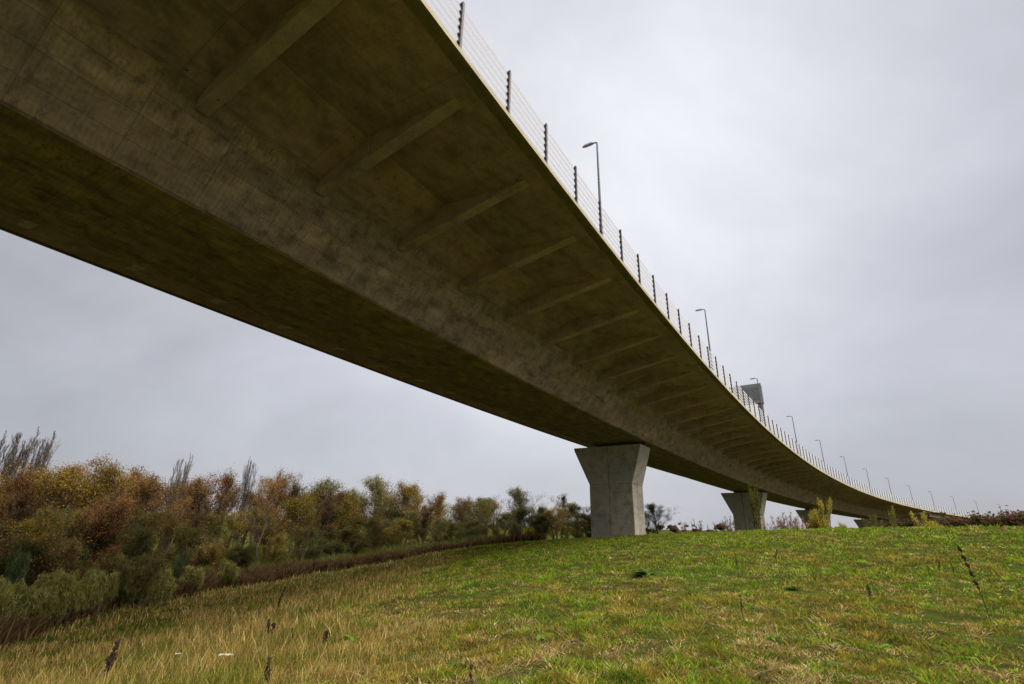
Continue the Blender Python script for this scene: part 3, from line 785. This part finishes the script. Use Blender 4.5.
for i, px in enumerate(range(-5, 600, 24)):
    kd = (['brown', 'dark', 'brown', 'olive', 'brown'] if px < 230 else ['dark', 'olive', 'gold', 'dark', 'olive'])[i % 5]
    top = np.interp(px, [0, 200, 300, 400, 600], [548, 543, 540, 530, 524]) + random.uniform(-20, 12)
    fr.append((kd, px + random.uniform(-6, 6), top, D0(px) - 8 + random.uniform(-3, 3), 1.1 if px < 230 else 1.7))
row(fr, 'at the front edge of the wood', 'shrubs at the front of the wood')
pop = [(186, 454, 'slim bare poplar topping the wood left of the middle'), (254, 458, 'slim bare poplar with pale stem, rightmost of the bare poplars'), (-4, 432, 'leftmost of the tall bare poplars, cut by the picture edge'), (11, 444, 'shorter bare poplar between the two taller ones'), (36, 428, 'tallest bare poplar standing over the left end of the wood'), (46, 432, 'bare poplar on the right side of the tallest one')]
for px, top, lb in pop:
    plant('poplar', 'poplar_tree', px, top, 66 + random.uniform(-2, 2), lb, 'tree', 'bare poplars above the wood', .8 if px > 100 else 1.0)
plant('birch', 'birch_tree', 381, 500, 60, 'slender pale-stemmed birch in front of the dark middle of the wood', 'tree')
plant('birch', 'birch_tree', 308, 520, 52, 'small pale-stemmed birch at the meadow edge left of the wood', 'tree')
plant('gold', 'yellow_sapling', 222, 545, 46, 'little bright yellow sapling low in the wood', 'tree', None, .6)
# willow scrub on the left
ws = [('willow', 12, 578, 30), ('willow', 45, 574, 33), ('willow', 70, 570, 34), ('willow', 92, 573, 33), ('willow', 113, 570, 35), ('willow', 137, 556, 35), ('willow', 158, 570, 36), ('willow', 200, 566, 40), ('willow', 235, 562, 43), ('willow', 22, 594, 31), ('willow', 60, 590, 31)]
i = 0
for kd, px, top, d in ws:
    if kd == 'willow':
        plant('willow', 'willow_shrub', px, top, d, 'fresh green willow shrub, %s from left in the scrub below the wood' % ORD[i], 'shrub', 'green willow scrub', 1.15); i += 1
    else:
        plant('brown', 'brown_shrub', px, top, d, 'low brownish shrub %s the green scrub at far left' % ('in the left part of' if px < 40 else 'right of the first one below'), 'shrub', None, 1.2)
plant('silver', 'silvery_shrub', 26, 552, 36, 'silvery pale green shrub at far left under the wood', 'shrub', None, .45)
plant('silver', 'silvery_shrub', 183, 551, 42, 'pale silvery shrub in front of the wood, right of the green scrub', 'shrub', None, .4)
# beyond the crest on the right
plant('olive', 'dark_tree', 656, 503, 84, 'round dark tree just right of the nearest pier', 'tree', None, 1.35)
plant('rust', 'rust_tree', 646, 512, 92, 'small thin rust tree against the right side of the nearest pier', 'tree', None, .7)
plant('ybirch', 'birch_tree', 749, 484, 66, 'tall thin yellow-green birch in front of the second pier', 'tree', None, .62)
plant('yellow', 'yellow_shrub', 817, 500, 68, 'biggest bushy yellow-green shrub at the grass crest', 'shrub', None, .72)
plant('ybirch', 'yellow_shrub', 889, 506, 72, 'narrow yellow-green birch sapling under the deck', 'shrub', None, .6)
plant('yellow', 'yellow_shrub', 925, 513, 70, 'low round yellow-green shrub left of the movement joint', 'shrub', None, .8)
plant('ybirch', 'yellow_shrub', 868, 515, 76, 'loose yellowish shrub in front of the far pier', 'shrub', None, .8)
plant('yellow', 'yellow_shrub', 838, 523, 74, 'tiny yellow shrub right of the biggest crest shrub', 'shrub', None, 1.0)
redb = [(682, 521, 'first from the left'), (697, 519, 'second from the left'), (713, 522, 'third from the left'), (728, 516, 'fourth from left, at the second pier'), (776, 514, 'first right of the second pier'), (788, 512, 'second right of the second pier, the reddest one'), (800, 517, 'right beside the biggest yellow shrub'), (762, 521, 'half hiding the second pier')]
for px, top, lb in redb:
    plant('red', 'red_shrub', px, top, 70 + random.uniform(-4, 8), 'bare reddish shrub on the crest, ' + lb, 'shrub', 'bare reddish shrubs on the crest', .9)
hd = [(905, 520), (942, 520), (956, 518), (970, 514), (984, 518), (995, 520), (1007, 516), (1018, 513), (1032, 512)]
for i, (px, top) in enumerate(hd):
    plant('hedge', 'hedge_bush', px, top, 84 + random.uniform(-3, 3), 'dark reddish-brown hedge bush, %s from left in the row at right horizon' % ORD[i], 'shrub', 'hedge at the right horizon', 1.3)
# distant wood closing the horizon behind the crest: one mass
tv, tq, tt, tcz = [], [], [], []
off_ = 0; npr = np.random.default_rng(5)
for k in range(150):
    a_ = R(npr.uniform(-8, 55)); dd = npr.uniform(230, 330); hgt = npr.uniform(3, 7.5)
    v_, q2, t2, c2 = [None] * 4
    pr = PROTO[['rust', 'olive', 'hedge'][k % 3]][0]
    me = pr['crown']; nv = len(me.vertices)
    cc = np.empty(nv * 3, np.float32); me.vertices.foreach_get('co', cc); cc = cc.reshape(-1, 3)[-2400:]
    nv = len(cc) // 4; cc = cc[:nv * 4]
    col_ = np.empty(len(me.vertices) * 4, np.float32); me.attributes['Col'].data.foreach_get('color', col_); col_ = col_.reshape(-1, 4)[-2400:, :3][:nv * 4]
    sc_ = hgt / pr['h']; ctr = cc.reshape(-1, 4, 3).mean(1, keepdims=True)
    cc = ((cc.reshape(-1, 4, 3) - ctr) * 3 + ctr).reshape(-1, 3) * sc_ * np.array([1.5, 1.5, 1])
    tv.append(cc + np.array([math.sin(a_) * dd, math.cos(a_) * dd, -2.2])); tcz.append(col_)
    tq.append(np.arange(nv * 4).reshape(-1, 4) + off_); off_ += nv * 4
o = link(bpy.data.objects.new('distant_wood', fast_mesh('distant_wood', np.concatenate(tv), np.concatenate(tq), np.zeros((0, 3), int), np.concatenate(tcz), [M_LEAF])))
tag(o, 'far low belt of autumn trees on the horizon behind the piers', 'wood', None, 'stuff')

# ------------------------------------------------------------------ single plants and scraps in the grass
def dock(px, py_base, py_top, label, stalks=1, seeds=1.0, lean=.1, thick=1.0):
    p, d = on_ground(px, py_base)
    hgt = max(.12, at(px, py_top, d)[2] - p.z)
    e = empty('dead_dock', p - Vector((0, 0, .02)))
    tag(e, label, 'dead plant')
    for k in range(stalks):
        m = MB(); hh = hgt * (1 if k == 0 else random.uniform(.55, .9)); a_ = random.uniform(0, 6.28)
        lv = Vector((math.cos(a_), math.sin(a_), 0)) * lean * hh
        if k == 0: lv = Vector((lean * hh, 0, 0))
        pts = [Vector((.03 * k, .02 * k, 0)) + lv * t ** 1.4 + Vector((random.uniform(-.01, .01), random.uniform(-.01, .01), hh * t)) for t in (0, .2, .4, .6, .8, 1)]
        m.tube(pts, [.006 * thick, .0055 * thick, .005 * thick, .004 * thick, .003 * thick, .0015], 5)
        m.build('stalk', M_DEAD, e)
        m = MB(); ns = int(150 * seeds * hh / .6)
        for i_ in range(ns):
            t = random.uniform(.35, 1) ** .8; j = min(int(t * 5), 4); t = t - (t * 9 % 1) * .06; c_ = pts[j].lerp(pts[j + 1], min(1, max(0, t * 5 - j)))
            c_ = c_ + Vector((random.gauss(0, 1), random.gauss(0, 1), random.gauss(0, .8))) * 0.012 * thick * (1.1 - .5 * t)
            s_ = random.uniform(.008, .017) * thick
            m.box(c_, (s_, s_ * .6, s_), 0, Matrix.Rotation(random.uniform(0, 3), 3, Vector((random.random(), random.random(), random.random() + .01)).normalized()))
        if ns: m.build('seed_head', M_DEAD, e)
    return e
dock(101, 690, 637, 'dark double dock spike in the dry grass at bottom left', 2, 1.6, .10, 1.4)
dock(262, 690, 655, 'short dark weed stalk at the bottom edge left of centre', 2, .9, .05)
dock(276, 612, 585, 'pair of stubby dark dock spikes halfway down the dry slope', 2, 1.3, .25, 1.6)
dock(246, 618, 604, 'small dark weed spike left of the stubby pair', 1, 1.0, .1)
dock(312, 574, 558, 'dark weed spike against the brown undergrowth', 2, 1.2, .05, 1.6)
dock(372, 567, 550, 'dark upright weed spike near the birch at the meadow edge', 1, 1.2, .0, 1.6)
dock(291, 650, 626, 'thin brown weed stem beside the dry tuft left of centre', 1, .6, -.1)
dock(990, 618, 543, 'tallest dead stalk leaning left at the right of the mown grass', 1, .9, -.18, 1.3)
dock(940, 578, 558, 'short bent dead stalk left of the tallest one', 1, .7, .22)
dock(955, 577, 562, 'short straight dead stalk between the bent one and the tallest', 1, .5, 0)
dock(871, 602, 583, 'small dark upright stalk in mown grass, right of centre', 2, .8, .0)
dock(744, 622, 592, 'thin dark stem standing straight in the mown grass near centre', 1, .35, -.03)
dock(738, 575, 552, 'thin brown stem in mown grass below the second pier', 1, .35, -.03)
dock(776, 562, 548, 'dark weed pair in the mown grass close to the crest', 2, .8, .2)
dock(322, 655, 628, 'brown dock spike left of the leafy plant on the grass border', 2, 1.1, .12, 1.3)
dock(268, 640, 618, 'blackish twin weed spikes just below the stubby pair', 2, 1.2, -.15, 1.4)
dock(60, 640, 616, 'dark weed spike at the lower left edge of the dry slope', 1, 1.1, .08, 1.1)
dock(512, 628, 611, 'slanting dark twig stuck in the mown grass at centre', 1, 0, .7)
dock(472, 690, 660, 'single thin dark stem at the bottom edge near the middle', 1, .3, -.08)

def leafy(name, col):
    m, nt, out = nodes(name); n = N(nt); tc = n.new('TexCoord')
    c = n.ramp(n.noise(tc.outputs['Object'], 14, 4), [(.3, tuple(x * .7 for x in col)), (.7, tuple(x * 1.3 for x in col))])
    d = n.new('BsdfDiffuse'); t = n.new('BsdfTranslucent'); mx = n.new('MixShader'); mx.inputs[0].default_value = .3
    n.l(c, d.inputs['Color']); n.l(c, t.inputs['Color']); n.l(d.outputs[0], mx.inputs[1]); n.l(t.outputs[0], mx.inputs[2]); n.l(mx.outputs[0], out.inputs['Surface'])
    return m
M_DOCKLEAF = leafy('broad dock leaf green', (.12, .22, .03))
M_DOCKDARK = leafy('dark broad leaf green', (.06, .12, .02))
def rosette(px, py, size, label, mat, nl=9):
    p, d = on_ground(px, py)
    e = empty('broadleaf_plant', p); tag(e, label, 'plant')
    for i_ in range(nl):
        m = MB(); a_ = 6.283 * i_ / nl + random.uniform(-.3, .3); L = size * random.uniform(.6, 1.1); wd = L * random.uniform(.28, .42); el = random.uniform(.25, 1.0)
        dv = Vector((math.cos(a_), math.sin(a_), 0)); sv = Vector((-math.sin(a_), math.cos(a_), 0)); vs = []
        for t in (0, .25, .5, .75, 1):
            w_ = wd * math.sin(math.pi * min(1, t * .85 + .1)) * .5 * (0.2 if t == 0 else 1) * (.15 if t == 1 else 1)
            c_ = dv * L * t * math.cos(el * .7) + Vector((0, 0, L * (math.sin(el) * t - .55 * t * t) + .02))
            vs += [c_ - sv * w_ + Vector((0, 0, w_ * .3)), c_, c_ + sv * w_ + Vector((0, 0, w_ * .3))]
        fs = []
        for j in range(4):
            b_ = j * 3; fs += [(b_, b_ + 1, b_ + 4, b_ + 3), (b_ + 1, b_ + 2, b_ + 5, b_ + 4)]
        m.add(vs, fs); m.build('leaf', mat, e, smooth=True)
    return e
rosette(880, 651, .23, 'bright green broadleaf plant in the lower right grass', M_DOCKLEAF, 11)
rosette(648, 577, .55, 'large dark broadleaf clump in the grass below the nearest pier', M_DOCKDARK, 16)
rosette(795, 590, .24, 'small dark broadleaf clump in the middle of the mown grass', M_DOCKDARK, 10)
rosette(745, 595, .18, 'little green rosette around the thin straight stem', M_DOCKLEAF, 9)
rosette(352, 642, .22, 'leafy green plant on the border of dry and mown grass', M_DOCKLEAF, 10)
rosette(770, 604, .18, 'pale green rosette right of the thin straight stem', M_DOCKLEAF, 9)
rosette(930, 590, .16, 'small dark rosette below the bent dead stalks', M_DOCKDARK, 8)
rosette(236, 676, .20, 'green leafy weed beside the white litter', M_DOCKLEAF, 10)

for k, (px, py) in enumerate([(455, 668), (540, 640), (600, 668), (668, 655), (720, 672), (770, 640), (835, 668), (965, 660), (700, 620), (610, 610), (560, 600), (850, 618), (905, 575), (690, 585)]):
    o = rosette(px, py, random.uniform(.09, .15), 'small green rosette weed scattered in the mown grass', M_DOCKLEAF if k % 3 else M_DOCKDARK, 7)
    o['group'] = 'small rosette weeds in the mown grass'
def litter(px, py, sx, sy, label, name, cat):
    p, d = on_ground(px, py); m = MB(); nx, ny = 7, 5; vs = []
    for i_ in range(nx):
        for j in range(ny):
            vs.append(((i_ / (nx - 1) - .5) * sx, (j / (ny - 1) - .5) * sy, .16 + random.uniform(0, .35) * min(sx, sy)))
    fs = [(i_ * ny + j, (i_ + 1) * ny + j, (i_ + 1) * ny + j + 1, i_ * ny + j + 1) for i_ in range(nx - 1) for j in range(ny - 1)]
    m.add(vs, fs); o = m.build(name, M_WHITE, None, loc=p)
    md = o.modifiers.new('thickness', 'SOLIDIFY'); md.thickness = .004
    tag(o, label, cat); return o
litter(224, 668, .22, .07, 'crumpled white plastic scrap lying in the dry grass', 'plastic_scrap', 'litter')
litter(176, 665, .08, .05, 'small white paper scrap left of the plastic one', 'paper_scrap', 'litter')
litter(64, 612, .28, .2, 'pale scrap caught in the bramble at left', 'paper_scrap', 'litter')

# ------------------------------------------------------------------ sky and light
w = bpy.data.worlds.new('World'); scene.world = w; w.use_nodes = True
nt = w.node_tree; nt.nodes.clear(); n = N(nt)
SUN_EL, SUN_AZ = 62.0, 118.0         # azimuth clockwise from the view axis (+Y): behind, to the right
out = n.new('OutputWorld')
st = n.new('TexSky'); st.sky_type = 'NISHITA'; st.sun_disc = False; st.sun_elevation = R(SUN_EL); st.sun_rotation = R(SUN_AZ)
b1 = n.new('Background'); b1.inputs['Strength'].default_value = .08; n.l(st.outputs[0], b1.inputs['Color'])
tc = n.new('TexCoord'); v = tc.outputs['Generated']
def dotp(d, vec=None):
    m_ = n.new('VectorMath', operation='DOT_PRODUCT'); dd = Vector(d).normalized(); m_.inputs[1].default_value = dd
    n.l(v, m_.inputs[0]); return m_.outputs['Value']
nz1 = n.noise(n.map(v, (1.0, 1.0, 1.5)), 1.5, 6, .55, .5)
nz2 = n.noise(n.map(v, (1.2, 1.0, 1.8), (3, 1, 0)), 3.6, 6, .55, .3)
g = n.math('POWER', n.math('MAXIMUM', dotp((.12, .80, .58)), 0), 5.0)     # thin bright part of the cloud ahead
br_ = n.math('ADD', n.math('MULTIPLY', g, .24), .245)
br_ = n.math('ADD', br_, n.math('MULTIPLY', n.math('SUBTRACT', nz1, .5), .34))
br_ = n.math('ADD', br_, n.math('MULTIPLY', n.math('SUBTRACT', nz2, .5), .09))
hi = n.math('MAXIMUM', dotp((.1, .35, 1)), 0)
br_ = n.math('ADD', br_, n.math('MULTIPLY', n.math('POWER', hi, 2.0), .08))
colr = n.ramp(br_, [(.15, (.20, .202, .222)), (.40, (.392, .398, .436)), (.60, (.595, .605, .64)), (.85, (.83, .845, .89))])
b2 = n.new('Background'); bk = n.math('MAXIMUM', n.math('SUBTRACT', dotp((.94, -.34, .10)), .60), 0)     # unseen bright lobe added behind and right to light the girder side
zn = n.math('MAXIMUM', n.math('SUBTRACT', dotp((0, -.3, 1)), .80), 0)             # and one added overhead, above the view, to light the ground
st_ = n.math('ADD', n.math('MULTIPLY', n.math('POWER', bk, 1.1), 4.0), n.math('MULTIPLY', zn, 28.0))
lowb = n.math('SUBTRACT', 1.0, n.math('MULTIPLY', n.math('SMOOTH_MIN', n.math('MULTIPLY', n.math('MAXIMUM', n.math('ADD', dotp((-.48, -.86, -.25)), .05), 0), 1.6), 1.0, .1), .50))   # unseen low sky behind, darkened to keep light off the rib sides
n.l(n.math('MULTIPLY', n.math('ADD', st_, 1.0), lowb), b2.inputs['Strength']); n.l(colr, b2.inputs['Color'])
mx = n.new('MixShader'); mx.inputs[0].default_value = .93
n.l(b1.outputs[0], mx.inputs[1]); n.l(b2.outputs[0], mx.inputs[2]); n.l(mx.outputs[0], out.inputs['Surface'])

sl = bpy.data.lights.new('sun', 'SUN'); sl.energy = 4.2; sl.angle = R(85); sl.color = (1, .95, .86)
so = bpy.data.objects.new('sun', sl); link(so)
a_, e_ = R(SUN_AZ), R(SUN_EL)
dirv = Vector((math.sin(a_) * math.cos(e_), math.cos(a_) * math.cos(e_), math.sin(e_)))
so.rotation_euler = dirv.to_track_quat('Z', 'Y').to_euler()

vs = scene.view_settings
scene.display_settings.display_device = 'sRGB'
vs.view_transform = 'Standard'; vs.look = 'None'; vs.exposure = 0.7; vs.gamma = 1.0; vs.use_curve_mapping = False
scene.cycles.max_bounces = 6; scene.cycles.diffuse_bounces = 4; scene.cycles.transparent_max_bounces = 12
